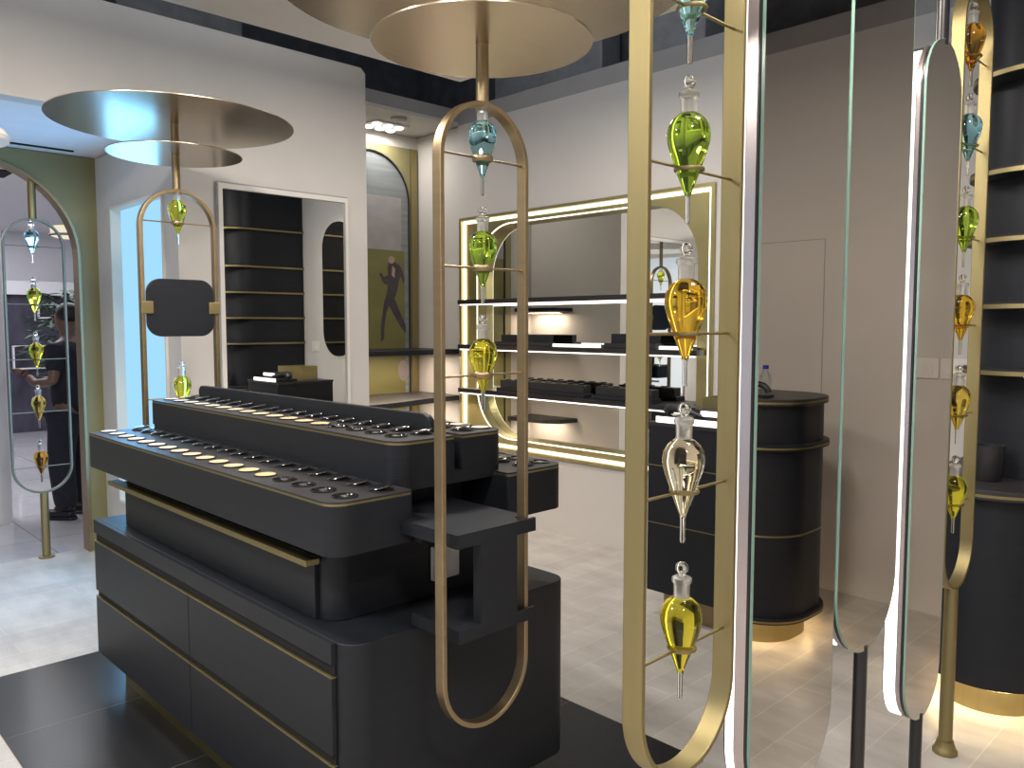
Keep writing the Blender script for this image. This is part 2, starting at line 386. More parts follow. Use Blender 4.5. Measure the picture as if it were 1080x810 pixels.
skinned('body', bv, be, 'skin', t)
g = .02
skinned('t_shirt', [(px, py, .84, .19, .165), (px, py + .01, 1.10, .185, .15), (px, py, 1.30, .20, .155), (px, py + .01, 1.43, .142, .105), (px, py, 1.475, .07), (px - .19, py + .01, 1.40, .08), (px - .235, py + .035, 1.20, .062), (px + .19, py + .01, 1.40, .08), (px + .235, py + .025, 1.21, .063)],
        [(0, 1), (1, 2), (2, 3), (3, 4), (3, 5), (5, 6), (3, 7), (7, 8)], 'cloth', t)
skinned('trousers', [(px, py, .97, .175, .15), (px - .095, py, .86, .13), (px - .115, py - .02, .5, .105), (px - .115, py + .01, .07, .09), (px + .095, py, .86, .13), (px + .115, py - .03, .5, .108), (px + .122, py + .01, .07, .092)],
        [(0, 1), (1, 2), (2, 3), (0, 4), (4, 5), (5, 6)], 'cloth', t)
for s in (-.115, .122):
    bm = bmesh.new(); plate(bm, [(px + s + a, py + b) for a, b in rrect(-.05, .05, -.21, .09, .045)], [], 'XY', 0.0, .028)
    plate(bm, [(px + s + a, py + b) for a, b in rrect(-.044, .044, -.20, .08, .04)], [], 'XY', .028, .075)
    plate(bm, [(px + s + a, py + b) for a, b in rrect(-.04, .04, -.09, .075, .035)], [], 'XY', .075, .115)
    link('shoe', bm, 'shoe', t, bevel=.018, seg=3)
bm = bmesh.new(); bmesh.ops.create_uvsphere(bm, u_segments=20, v_segments=14, radius=1.)
for v in bm.verts: v.co = Vector((px + v.co.x * .094, py + .005 + v.co.y * .108, 1.70 + v.co.z * .088))
bmesh.ops.delete(bm, geom=[v for v in bm.verts if v.co.y < py - .07 and v.co.z < 1.72 or v.co.z < 1.63], context='VERTS')
o = link('hair', bm, 'hair', t, True); md = o.modifiers.new('s', 'SOLIDIFY'); md.thickness = .012
for sx_ in (-1, 1):
    bm = bmesh.new(); bmesh.ops.create_uvsphere(bm, u_segments=8, v_segments=6, radius=.011, matrix=Matrix.Translation((px + sx_ * .032, py - .115, 1.672)))
    link('eye', bm, 'hair', t, True)
link('nose', L([(0, 0), (.014, .004), (.010, .03), (0, .045)], px, py - .125, 1.63, 8), 'skin', t, True)
link('mouth', B(px - .022, px + .022, py - .118, py - .108, 1.606, 1.614), 'poster_skin', t)
for hx, hy, hz in ((px - .17, py - .25, 1.11), (px + .17, py - .27, 1.20)):      # palm + five bent fingers
    vv = [(hx, hy, hz, .022, .03), (hx, hy - .05, hz + .03, .016, .034)]; ee = [(0, 1)]
    for k, ln in enumerate((.036, .042, .039, .03)):
        b0 = len(vv); ox = (-.027 + .018 * k)
        vv += [(hx + ox, hy - .075, hz + .04, .0085), (hx + ox, hy - .075 - ln * .7, hz + .045, .008), (hx + ox, hy - .075 - ln * .9, hz + .015, .007)]
        ee += [(1, b0), (b0, b0 + 1), (b0 + 1, b0 + 2)]
    b0 = len(vv); sx = .04 if hx < px else -.04
    vv += [(hx + sx * .8, hy - .03, hz + .03, .010), (hx + sx * 1.2, hy - .065, hz + .035, .0085)]; ee += [(0, b0), (b0, b0 + 1)]
    skinned('hand', vv, ee, 'skin', t, sub=1)

t.rotation_euler = (0, 0, math.radians(-50))
# ------------------------------------------------------------------ lightbox
t = thing('lightbox_panel', (-5.37, 1.95, .385), 'tall glowing blue lightbox set in the wall beside the olive entrance', 'lightbox')
link('light_panel', B(-5.815, -4.935, 1.952, 1.97, .40, 2.375), 'lightbox', t)
link('panel_frame', P(rrect(-5.828, -4.922, .387, 2.388, .004), [rrect(-5.812, -4.938, .403, 2.372, .004)], 'XZ', 1.885, 1.975), 'whitewood', t)
# ------------------------------------------------------------------ mirror on the left wall
t = thing('wall_mirror', (XL, 2.57, .55), 'tall rectangular mirror in a slim white frame on the partition wall', 'mirror')
MY0, MY1, MZ0, MZ1 = 2.135, 3.03, .55, 2.445
link('mirror_glass', B(XL + .012, XL + .016, MY0 + .026, MY1 - .020, MZ0 + .03, MZ1 - .030), 'mirror', t)
link('frame', P(rrect(MY0, MY1, MZ0, MZ1, .003), [rrect(MY0 + .026, MY1 - .020, MZ0 + .03, MZ1 - .030, .003)], 'YZ', XL + .001, XL + .03), 'whitewood', t, bevel=.003)
link('edge_trim', P(rrect(MY0 - .008, MY1 + .004, MZ0 - .008, MZ1 + .010, .003), [rrect(MY0, MY1, MZ0, MZ1, .003)], 'YZ', XL + .001, XL + .02), 'beam', t)

# ------------------------------------------------------------------ lit niche in the back wall
t = thing('display_niche', (-4.02, YB, NZ0), 'wide LED-bordered brass display niche with mirrored back in the back wall', 'niche')
f0 = rrect(NX0 - .02, NX1 + .02, NZ0 - .02, NZ1 + .02, .004)
link('outer_frame', P(f0, [rrect(NX0 + .004, NX1 - .004, NZ0 + .004, NZ1 - .004, .003)], 'XZ', YB - .022, YB - .001), 'olive_metal', t)
link('light_strip', P(rrect(NX0 + .006, NX1 - .006, NZ0 + .006, NZ1 - .006, .003), [rrect(NX0 + .030, NX1 - .030, NZ0 + .030, NZ1 - .030, .003)], 'XZ', YB + .004, YB + .012), 'ledw', t)
pill = rrect(-5.06, -2.93, .685, 2.405, .40, 16)
link('brass_panel', P(rrect(NX0 + .006, NX1 - .006, NZ0 + .006, NZ1 - .006, .003), [pill], 'XZ', YB + .014, YB + .024), 'olive_metal', t)
link('reveal', P(rrect(-5.07, -2.92, .675, 2.415, .41, 16), [rrect(-5.058, -2.932, .687, 2.403, .398, 16)], 'XZ', YB + .0245, 4.598), 'olive_metal', t)
def cstrip(o):
    pts = rrect(-5.06 - o, -2.93 + o, .685 - o, 2.405 + o, .40 + o, 16)
    return [(-3.33, .685 - o)] + pts[:17][::-1] + pts[51:][::-1] + [(-3.33, 2.405 + o)]
link('inner_light_strip', P(cstrip(.011) + cstrip(.001)[::-1], [], 'XZ', YB + .0100, YB + .0138), 'ledw', t)
link('mirror_back', B(NX0 + .01, NX1 - .01, 4.60, 4.612, NZ0 + .01, NZ1 - .01), 'nichemirror', t)
for k, z in enumerate((1.81, 1.44, 1.075)):
    x0, x1 = ((-5.19, -2.86), (-5.19, -2.86), (-5.19, -2.86))[k]
    s = tag(link('display_shelf', B((x0, x1, 4.40, 4.513, z - .036, z), (x0 + .16, x1 - .10, 4.513, 4.595, z - .036, z)), 'blackmetal', bevel=.002),
            ['topmost black shelf across the lit niche, empty', 'middle black shelf across the lit niche, with flat black boxes', 'lowest black shelf across the lit niche, with stepped black trays'][k], 'shelf', 'black shelves across the lit niche')
    link('shelf_light', B(x0 + .02, x1 - .02, 4.408, 4.424, z - .046, z - .037), 'ledsoft', s)
def tier_box(name, x0, x1, y0, y1, z, h, label, steps=1, grp='black display boxes on the niche shelves'):
    t = thing(name, ((x0 + x1) / 2, (y0 + y1) / 2, z), label, 'display box', grp)
    link('box_base', B(x0, x1, y0, y1, z, z + h * .35), 'blackplastic', t, bevel=.003)
    link('box_top', B(x0 + .04, x1 - .02, y0 + .03, y1 - .006, z + h * .35, z + h), 'black', t, bevel=.003)
    return t
tier_box('display_box', -4.74, -4.16, 4.41, 4.50, 1.4405, .085, 'long low black display box at the left end of the middle niche shelf')
tier_box('display_box', -3.62, -3.18, 4.41, 4.50, 1.4405, .10, 'black display box at the right of the middle niche shelf')
t = thing('acrylic_strip', (-3.98, 4.45, 1.441), 'bright white acrylic light strip lying mid-way on the middle niche shelf', 'light strip')
link('strip_body', B(-4.12, -3.68, 4.42, 4.45, 1.441, 1.462), 'ledsoft', t); link('strip_base', B(-4.14, -3.66, 4.451, 4.50, 1.441, 1.455), 'blackplastic', t)
t = thing('acrylic_strip', (-3.05, 4.45, 1.441), 'bright white acrylic light strip at the right end of the middle niche shelf', 'light strip')
link('strip_body', B(-3.16, -2.92, 4.42, 4.45, 1.441, 1.462), 'ledsoft', t); link('strip_base', B(-3.17, -2.90, 4.451, 4.50, 1.441, 1.455), 'blackplastic', t)
for (x0, x1, lab) in ((-4.72, -3.80, 'long stepped black product tray on the left of the lowest niche shelf'), (-3.73, -3.2, 'shorter stepped black product tray on the right of the lowest niche shelf')):
    t = thing('product_tray', ((x0 + x1) / 2, 4.46, 1.0755), lab, 'tray', 'stepped trays on the lowest niche shelf')
    link('tray_base', B(x0, x1, 4.405, 4.51, 1.0755, 1.105), 'black', t, bevel=.003)
    link('tray_step', B(x0 + .02, x1 - .02, 4.43, 4.51, 1.105, 1.165), 'blackplastic', t, bevel=.003)
    n = int((x1 - x0) / .11); bm = bmesh.new()
    for i in range(n): lathe(bm, [(.026, 0), (.026, .006), (.022, .008), (0, .008)], x0 + .07 + i * .11, 4.472, 1.1655, 16)
    o = link('lids', bm, 'blackgloss', t, True)

# ------------------------------------------------------------------ alcove: arched glass with poster, two shelves
t = thing('arch_panel', (XA, 4.0, .0), 'olive panel with an arched glass picture in the alcove behind the partition', 'panel')
ya0, ya1, za = 3.59, 4.43, 2.68
aa = archpts(ya0, ya1, za)
link('olive_board', P([(3.51, 0), (ya0, 0)] + aa[2:][::-1] + [(ya1, 0), (4.51, 0), (4.51, 3.16), (3.51, 3.16)], [], 'YZ', XA - .018, XA), 'olive', t)
link('arch_backing', P(aa, [], 'YZ', XA - .0185, XA - .012), 'archglass', t)
ai = [(ya0 + .010, 0.0)] + [((p[0] - 4.01) * (1 - .010 / .42) + 4.01, za + (p[1] - za) * (1 - .010 / .42)) for p in aa[2:]][::-1] + [(ya1 - .010, 0.)]
link('arch_trim', plate(bmesh.new(), [(ya0, 0)] + aa[2:][::-1] + [(ya1, 0)] + ai[::-1], [], 'YZ', XA - .011, XA + .004), 'blackmetal', t)
link('side_trim', B(XA, XA + .012, 4.44, 4.51, 0, 3.16), 'brass', t)
# printed poster behind the arch glass: a suited figure striding on an olive ground
PX = XA - .0115
def pz(px_, py_): return (4.024 + (px_ - 391) * .00996, 1.6 + (343 - py_) * (.0081 + (px_ - 391) * 1e-5))
pb = link('poster', B(PX, PX + .002, ya0 + .012, 4.375, .45, 2.255), 'olive_poster', t)
fig = [(409, 272), (412, 270), (415, 273), (416, 277), (421, 280), (424, 286), (426, 294), (425, 300), (422, 291), (420, 296), (418, 306), (415, 315), (418, 322), (422, 332), (427, 343), (427, 352), (421, 344), (414, 332), (409, 322), (406, 330), (404, 342), (403, 358), (400, 361), (400, 345), (402, 330), (404, 318), (407, 308), (408, 300), (404, 299), (401, 294), (399, 288), (401, 287), (404, 292), (408, 290), (408, 281), (409, 277)]
link('printed_suit', P([pz(a, b) for a, b in fig], [], 'YZ', PX + .002, PX + .003), 'poster_dark', pb)
link('printed_head', P([pz(412 + 3.4 * math.cos(a * PI / 8), 274 + 4 * math.sin(a * PI / 8)) for a in range(16)], [], 'YZ', PX + .0031, PX + .0036), 'poster_skin', pb)
link('printed_shirt', P([pz(a, b) for a, b in ((413, 280), (416, 284), (415, 293), (412, 290))], [], 'YZ', PX + .0031, PX + .0036), 'poster_skin', pb)
link('printed_shape', P([pz(424 + 6 * math.cos(a * PI / 10), 391 + 11 * math.sin(a * PI / 10)) for a in range(20)], [], 'YZ', PX + .0021, PX + .0028), 'poster_pale', pb)
link('painted_reflection', B(PX, PX + .002, ya0 + .012, 4.345, 2.257, 2.72), 'pot', t)  # flat grey panel painted in for the reflection in the arch
s = tag(link('alcove_shelf', B(XA + .013, -5.295, 3.215, 4.525, 1.355, 1.395), 'black', bevel=.003), 'upper straight black shelf in the alcove beside the partition', 'shelf', 'black shelves in the alcove')
cv = [(XA + .013, 4.525), (-5.295, 4.525)] + [(-5.295 + .22 * (math.sin(PI * .5 * i / 10) ** 1.4), 4.45 - 1.22 * i / 10) for i in range(11)] + [(XA + .013, 3.22)]
s = tag(link('alcove_shelf', P(cv, [], 'XY', .955, .998), 'blacktop', bevel=.003), 'lower black shelf with a bowed front edge in the alcove beside the partition', 'shelf', 'black shelves in the alcove')
tag(link('alcove_shelf', B(XA + .0, -5.32, 3.205, 3.46, 1.735, 1.77), 'black', bevel=.003), 'thin black shelf seen reflected in the mirrored back of the lit niche, upper one', 'shelf', 'shelves reflected in the niche')
tag(link('alcove_shelf', P([(XA, 3.205), (-5.25, 3.205), (-5.28, 3.42), (-5.42, 3.52), (XA, 3.56)], [], 'XY', .64, .68), 'blacktop', bevel=.003), 'rounded black shelf seen reflected low in the mirrored back of the lit niche', 'shelf', 'shelves reflected in the niche')
t = thing('cluster_downlight', (-5.72, 4.05, 3.255), 'square cluster of bright bulbs recessed in the alcove ceiling', 'ceiling light')
link('housing', B(-5.85, -5.59, 3.88, 4.22, 3.262, 3.2745), 'whitewood', t)
for a in range(2):
    for b in range(3): link('bulb', L([(0, 0), (.03, .004), (.042, .014), (.042, .02)], -5.78 + a * .12, 3.94 + b * .11, 3.243, 18), 'bulb', t, True)
t = thing('ceiling_speaker', (-5.47, 3.98, 3.26), 'flat round grey speaker grille in the alcove ceiling beside the bulbs', 'speaker')
link('grille', L([(0, 0), (.06, .0), (.068, .004), (.068, .012)], -5.44, 4.0, 3.262), 'beam', t, True)

# ------------------------------------------------------------------ drop bottles and oblong frames
BODY = [(.0, -.053), (.0062, -.051), (.0085, -.044), (.024, -.004), (.0275, .008), (.0365, .033), (.0420, .053), (.0432, .066), (.0405, .083), (.033, .096), (.0225, .105), (.0172, .1085), (.0, .1085)]
STEM = [(.0, -.107), (.0042, -.106), (.0055, -.102), (.0055, -.057), (.0085, -.0445), (.0, -.0445)]
NECK = [(.0, .1090), (.0170, .1090), (.0162, .114), (.0168, .136), (.0195, .139), (.0208, .144), (.0200, .149), (.014, .152), (.0, .152)]
STOP = [(.0, .1525), (.0095, .1525), (.0065, .156), (.0085, .159), (.0125, .164), (.0138, .169), (.0125, .175), (.0075, .180), (.0, .182)]
PROTO = {}
def drop(colour, cx, cy, cz, s, label, group):
    key = (colour, s)
    if key not in PROTO:
        t = thing('drop_bottle', (cx, cy, cz), label, 'bottle', group)
        def sc(p): return [(r * s, z * s) for r, z in p]
        link('bottle_body', L(sc(BODY), cx, cy, cz, 32), 'liq_' + colour, t, True)
        link('dropper_stem', L(sc(STEM), cx, cy, cz, 14), 'clear', t, True)
        link('neck', L(sc(NECK), cx, cy, cz, 24), 'frost', t, True)
        link('stopper', L(sc(STOP), cx, cy, cz, 20), 'clear', t, True)
        PROTO[key] = t
        return t
    src = PROTO[key]
    r = src.copy(); COL.objects.link(r); r.location = (cx, cy, cz); WL[r] = Vector((cx, cy, cz)); tag(r, label, 'bottle', group)
    for ch in list(src.children):
        c = ch.copy(); COL.objects.link(c); c.parent = r
    return r

def rod_ring(parent, X, cy, hw, z, s, mat, zs=1.35):
    """brass rod across the frame, carrying the ring that holds one bottle"""
    R = .0262 * s
    bm = T([(X, cy - hw, z), (X, cy - R - .001, z)], .0032, 8); tube(bm, [(X, cy + R + .001, z), (X, cy + hw, z)], .0032, 8)
    rd = link('rod', bm, mat, parent, True)
    link('ring', torus(bmesh.new(), X, cy, z, R + .0015, .0032, 30, 8, zs), mat, rd, True)

def oblong(name, X, cy, hw, z0, z1, xw, th, mat, label, rods, s, group=None):
    t = thing(name, (X, cy, z0), label, 'display frame', group)
    link('loop', P(stadium(cy, hw, z0, z1), [stadium(cy, hw - th, z0 + th, z1 - th)], 'YZ', X - xw / 2, X + xw / 2), mat, t, True, bevel=.0025, seg=2)
    for z in rods: rod_ring(t, X, cy, hw - th * .6, z, s, mat, 2.6 if mat == 'bronze' else 1.35)
    return t

def canopy(t, X, Y, zs, zl, rs, rl, zbot, ztop, pr, mat):
    link('pole', T([(X, Y, zbot), (X, Y, ztop)], pr, 20), mat, t, True)
    link('canopy_disc', L([(pr, 0), (rl - .001, .0), (rl, .001), (rl, .004), (rl - .001, .005), (pr, .005)], X, Y, zl, 96), 'disc', t, True)
    link('canopy_disc', L([(pr, 0), (rs - .001, .0), (rs, .001), (rs, .004), (rs - .001, .005), (pr, .005)], X, Y, zs, 80), 'disc', t, True)

G = 'coloured drop bottles hung in the brass frames'
# 1 nearest frame
XF, YF = -.925, 1.388
t = oblong('oblong_frame', XF, YF, .168, .672, 2.62, .048, .012, 'brass', 'nearest and largest looking brass oblong frame, holding five drop bottles on rods', [2.218, 1.908, 1.583, 1.262, .934], 1., 'brass oblong bottle frames')
link('pole', T([(XF, YF, .02), (XF, YF, .675)], .022, 20), 'brass', t, True)
link('foot', L([(.045, 0), (.045, .012), (.026, .02), (.026, .05)], XF, YF, 0), 'brass', t, True)
link('hanger', T([(XF, YF, 2.617), (XF, YF, 3.2)], .022, 20), 'brass', t, True)
for c, z, l in (('blue', 2.218, 'pale blue drop bottle, topmost in the nearest brass frame'), ('green', 1.908, 'green drop bottle, second from the top in the nearest brass frame'),
                ('amber', 1.583, 'amber orange drop bottle, middle one in the nearest brass frame'), ('clear', 1.262, 'pale champagne coloured drop bottle, fourth down in the nearest brass frame'),
                ('yellow', .934, 'bright yellow drop bottle, lowest in the nearest brass frame')):
    drop(c, XF, YF - .004, z, 1., l, G)
# 2 frame at the right end of the island
XI, YI = -1.62, 1.463
t = oblong('oblong_frame', XI, YI, .158, .492, 2.186, .034, .014, 'bronze', 'bronze oblong frame with three drop bottles at the near end of the black island', [2.040, 1.752, 1.466], .9, 'brass oblong bottle frames')
canopy(t, XI, YI, 2.335, 2.49, .29, .55, 2.183, 2.56, .017, 'bronze')
for c, z, l in (('blue', 2.040, 'blue drop bottle at the top of the bronze frame on the island'), ('green', 1.752, 'green drop bottle in the middle of the bronze frame on the island'), ('yellow', 1.466, 'yellow drop bottle, lowest in the bronze frame on the island')):
    drop(c, XI, YI, z, .9, l, G)
# 3 frame at the far-left end of the island
XK, YK = -4.02, 1.615
t = oblong('oblong_frame', XK, YK, .19, .30, 2.262, .04, .018, 'bronze', 'bronze oblong frame with a dark board, behind the far end of the island', [2.10, 1.24], 1., 'brass oblong bottle frames')
canopy(t, XK, YK, 2.425, 2.575, .31, .56, 2.258, 2.68, .019, 'bronze')
b = link('board', P(rrect(YK - .165, YK + .165, 1.545, 1.825, .07, 10), [], 'YZ', XK + .0, XK + .02), 'black', t, bevel=.003)
for s in (-1, 1): link('clip', B(XK - .006, XK + .028, YK + s * .165 - .028, YK + s * .165 + .028, 1.655, 1.715), 'brass', t, bevel=.003)
link('foot_plate', B(XK - .03, XK + .03, YK - .08, YK + .08, .0045, .02), 'bronze', t); link('foot_pole', T([(XK, YK, .02), (XK, YK, .305)], .02, 16), 'bronze', t, True)
drop('lime', XK, YK, 2.10, 1., 'lime green drop bottle above the dark board in the frame behind the island', G)
drop('lime', XK, YK, 1.24, 1., 'yellow-green drop bottle above the island top, under the dark board', G)
# 4 frame standing in the arched entrance
XE, YE = -6.18, 1.512
t = oblong('oblong_frame', XE, YE, .187, .45, 2.315, .03, .014, 'pewter', 'slim oblong frame with five drop bottles on a gold pole in the arched entrance', [2.128, 1.74, 1.369, 1.009, .633], 1.02, 'brass oblong bottle frames')
link('pole', T([(XE, YE, .0), (XE, YE, .455)], .026, 20), 'brass', t, True); link('foot', L([(.05, 0), (.05, .01), (.03, .014)], XE, YE, 0), 'brass', t, True)
link('hanger', T([(XE, YE, 2.312), (XE, YE, 2.595)], .026, 20), 'brass', t, True)
for c, z, l in (('blue', 2.128, 'blue drop bottle at the top of the frame in the arched entrance'), ('lime', 1.74, 'lime drop bottle, second from the top in the arched entrance'), ('yellow', 1.369, 'yellow drop bottle in the middle of the frame in the arched entrance'),
                ('gold', 1.009, 'dark gold drop bottle, fourth down in the arched entrance'), ('orange', .633, 'orange drop bottle, lowest in the arched entrance')):
    drop(c, XE, YE - .01, z, 1.02, l, G)
# 5 frame at the right, on a pole
XR, YR = -.968, 3.205
t = oblong('oblong_frame', XR, YR, .158, .63, 2.775, .044, .012, 'brass', 'brass oblong frame on a floor pole before the curved black counter at right', [2.545, 2.235, 1.913, 1.60, 1.274, .945], 1., 'brass oblong bottle frames')
link('pole', T([(XR, YR, .02), (XR, YR, .633)], .024, 24), 'brass', t, True)
link('foot', L([(.043, 0), (.043, .012), (.037, .02), (.029, .045), (.029, .05)], XR, YR, 0), 'brass', t, True)
link('hanger', T([(XR, YR, 2.772), (XR, YR, 3.2)], .022, 20), 'brass', t, True)
for c, z, l in (('orange', 2.545, 'orange drop bottle at the top of the right-hand brass frame'), ('blue', 2.235, 'blue drop bottle, second from the top in the right-hand brass frame'), ('green', 1.913, 'green drop bottle, third down in the right-hand brass frame'),
                ('amber', 1.60, 'amber drop bottle, fourth down in the right-hand brass frame'), ('gold', 1.274, 'gold drop bottle, fifth down in the right-hand brass frame'), ('yellow', .945, 'yellow drop bottle, lowest in the right-hand brass frame')):
    drop(c, XR, YR - .012, z, 1., l, G)
# part of another canopy at the left edge
t = thing('canopy_stand', (-4.36, .745, 2.43), 'edge of a pale round disc canopy at the far left under the entrance bulkhead', 'canopy')
link('canopy_disc', L([(.02, 0), (.235, 0), (.24, .02), (.22, .05), (.02, .06)], -4.36, .745, 2.43, 64), 'raft', t, True)
link('pole', T([(-4.36, .745, 2.49), (-4.36, .745, 4.3)], .018, 14), 'bronze', t, True)

# ------------------------------------------------------------------ smoked glass pills with light bars
def pill_panel(X, cy, hw, z0, z1, label, la, lb):
    t = thing('pill_mirror', (X, cy, 0), label, 'mirror', 'pill-shaped mirrors with light bars')
    link('mirror_glass', P(stadium(cy, hw - .0015, z0 + .0015, z1 - .0015, 28), [], 'YZ', X - .003, X + .003), 'smoke', t)
    link('glass_edge', P(stadium(cy, hw, z0, z1, 28), [stadium(cy, hw - .0014, z0 + .0014, z1 - .0014, 28)], 'YZ', X - .0040, X + .0032), 'glassedge', t)
    def half(r, a_bot, a_top, n=14):
        pts = [(cy - r * math.cos(a), z0 + hw - r * math.sin(a)) for a in [a_bot * (1 - i / n) for i in range(n + 1)]]
        pts += [(cy - r * math.cos(a), z1 - hw + r * math.sin(a)) for a in [a_top * i / n for i in range(n + 1)]]
        return pts
    a0, a1 = math.radians(66), math.radians(52)
    link('light_bar', P(half(hw - .003, a0, a1) + half(hw - .022, a0, a1)[::-1], [], 'YZ', X - .070, X - .006), 'blackmetal', t, bevel=.004)
    link('bar_trim', P(half(hw - .0015, a0, a1) + half(hw - .0028, a0, a1)[::-1], [], 'YZ', X - lb + .002, X - .014), 'chrome', t)
    a0, a1 = math.radians(54), math.radians(42)
    link('light_strip', P(half(hw + .0015, a0, a1) + half(hw - .0028, a0, a1)[::-1], [], 'YZ', X - la, X - lb), 'led', t)
    link('floor_pole', T([(X - .012, cy, 0.), (X - .012, cy, z0 + .012)], .0195, 20), 'blackmetal', t, True)
    link('ceiling_pole', T([(X - .012, cy, z1 - .012), (X - .012, cy, 3.2)], .0195, 20), 'blackmetal', t, True)
    return t
pill_panel(-.93, 1.897, .218, .38, 2.80, 'nearest and tallest pill-shaped mirror, its light bar right behind the nearest brass frame', .062, .042)
pill_panel(-.93, 2.338, .205, .655, 2.82, 'middle pill-shaped mirror, between the other two, on a black pole', .062, .03)
pill_panel(-.93, 2.815, .160, .285, 2.50, 'farthest pill-shaped mirror beside the right-hand brass frame, bright light bar on its edge', .064, .028)

# ------------------------------------------------------------------ the black display island
t = ISL = thing('display_island', (-2.82, 1.575, .004), 'long stepped black display island with brass trims on a dark tiled floor', 'display island')
CX0, CX1, CY0, CY1 = -3.83, -1.80, 1.13, 2.02
link('plinth', P(rrect(CX0 + .06, CX1 - .075, 1.205, 1.945, .05), [], 'XY', .0045, .1395), 'olive_metal', t)
link('base_cabinet', P(rrect(CX0, CX1, CY0 + .012, CY1, (.02, .07, .07, .02)), [], 'XY', .14, .742), 'black', t, True, bevel=.004)
for (xa, xb) in ((CX0 + .004, -2.812), (-2.808, -1.862)):
    for (za_, zb) in ((.142, .394), (.425, .644)):
        d = link('drawer', B(xa, xb, CY0 - .004, CY0 + .0115, za_, zb), 'black', t, bevel=.0015)
        link('drawer_trim', B(xa, xb, CY0 - .0045, CY0 + .0115, zb + .0003, zb + .0043), 'brass', d)
link('drawer_gap', B((CX0 + .004, -1.862, CY0 + .006, CY0 + .0118, .3985, .4245), (CX0 + .004, -1.862, CY0 + .006, CY0 + .0118, .6485, .682)), 'gap', t)
link('cabinet_rail', B(CX0 + .002, -1.862, CY0 - .004, CY0 + .0115, .683, .7415), 'black', t)
link('middle_cabinet', P(rrect(-3.61, -1.985, 1.205, 1.945, (.01, .06, .06, .01)), [], 'XY', .7425, .979), 'black', t, True, bevel=.003)
d = link('middle_drawer', B(-3.606, -2.05, 1.190, 1.2045, .7435, .935), 'black', t, bevel=.0015)
link('drawer_pull', B(-3.68, -2.02, 1.145, 1.1895, .915, .933), 'brass', d, bevel=.001)
link('drawer_gap', B(-3.60, -2.05, 1.197, 1.2045, .9355, .977), 'gap', t)
def tier(x0, x1, y0, y1, z0, z1, r, name):
    a = link(name, P(rrect(x0, x1, y0, y1, r), [], 'XY', z0, z1 - .012), 'black', t, True, bevel=.002)
    link('brass_trim', P(rrect(x0 + .0005, x1 - .0005, y0 + .0005, y1 - .0005, r), [], 'XY', z1 - .0118, z1 - .0058), 'brass', a)
    link('tier_top', P(rrect(x0, x1, y0, y1, r), [], 'XY', z1 - .0055, z1), 'blacktop', a)
tier(-3.83, -1.835, 1.118, 1.388, .9795, 1.13, (.02, .055, .012, .02), 'lower_tier')
tier(-3.83, -1.835, 1.765, 2.035, .9795, 1.13, (.02, .012, .055, .02), 'lower_tier')
link('middle_riser', B(-3.72, -2.02, 1.42, 1.73, .9795, 1.1095), 'black', t)
# upper tier with a slot at its near end
a = link('upper_tier', P([p for p in rrect(-3.775, -1.905, 1.377, 1.822, (.02, .06, .06, .02)) if True], [], 'XY', 1.11, 1.15), 'black', t, True, bevel=.002)
slot = lambda x0, x1, y0, y1: [(x0, y0), (x1 - .06, y0)] + [(x1 - .06 + .06 * math.sin(i * PI / 16), y0 + .06 - .06 * math.cos(i * PI / 16)) for i in range(1, 9)] + [(x1, 1.600), (x1 - .11, 1.600), (x1 - .11, 1.632), (x1, 1.632)] + [(x1 - .06 + .06 * math.cos(i * PI / 16), y1 - .06 + .06 * math.sin(i * PI / 16)) for i in range(0, 9)] + [(x0, y1)]
link('upper_tier_body', P(slot(-3.775, -1.905, 1.377, 1.822), [], 'XY', 1.1502, 1.248), 'black', a, True)
link('brass_trim', P(slot(-3.7745, -1.9055, 1.3775, 1.8215), [], 'XY', 1.2482, 1.2542), 'brass', a)
link('tier_top', P(slot(-3.775, -1.905, 1.377, 1.822), [], 'XY', 1.2545, 1.26), 'blacktop', a)
link('divider_board', P(rrect(-3.79, -2.02, 1.2605, 1.315, (.0, .0, .05, .035), 8), [], 'XZ', 1.598, 1.622), 'black', t, bevel=.003)
# bracket that clasps the bronze frame
bm = B((-1.985, -1.636, 1.345, 1.640, 1.012, 1.050), (-1.636, -1.592, 1.345, 1.595, 1.012, 1.050), (-1.602, -1.592, 1.595, 1.640, 1.012, 1.050), (-1.985, -1.80, 1.39, 1.76, .9795, 1.004),
       (-1.80, -1.636, 1.35, 1.637, .755, .790), (-1.636, -1.592, 1.35, 1.595, .755, .790), (-1.602, -1.592, 1.595, 1.637, .755, .790), (-1.625, -1.592, 1.43, 1.565, .790, 1.012))
link('frame_bracket', bm, 'black', t)
link('socket_plate', P(rrect(1.565, 1.675, .79, .90, .006), [], 'YZ', -1.9845, -1.972), 'white', t, bevel=.002)

# testers in rows -----------------------------------------------------------
def make_pan(col, x, y, z, label):
    t = thing('powder_pan', (x, y, z), label, 'cosmetic pan', 'cosmetic pans on the island')
    link('pan_rim', L([(.0, .0), (.036, .0), (.036, .003), (.0335, .0045), (.032, .003), (.0, .003)], x, y, z, 28), 'blackmetal', t, True)
    m = pbr('powder', col, .55, noise=.05, nscale=(60, 60, 60))
    link('powder', L([(.0315, .0031), (.0315, .0042), (0, .0046)], x, y, z, 28), m, t, True)
def make_hole(x, y, z, label):
    t = thing('tester_well', (x, y, z), label, 'cosmetic pan', 'cosmetic pans on the island')
    link('well_rim', L([(.0, .0), (.037, .0), (.037, .003), (.034, .004), (.033, .001), (.0, .001)], x, y, z, 28), 'blackgloss', t, True)
    link('well_label', P(rrect(x - .012, x + .010, y - .008, y + .008, .003), [], 'XY', z + .0012, z + .0022), 'silver', t)
COMP = []
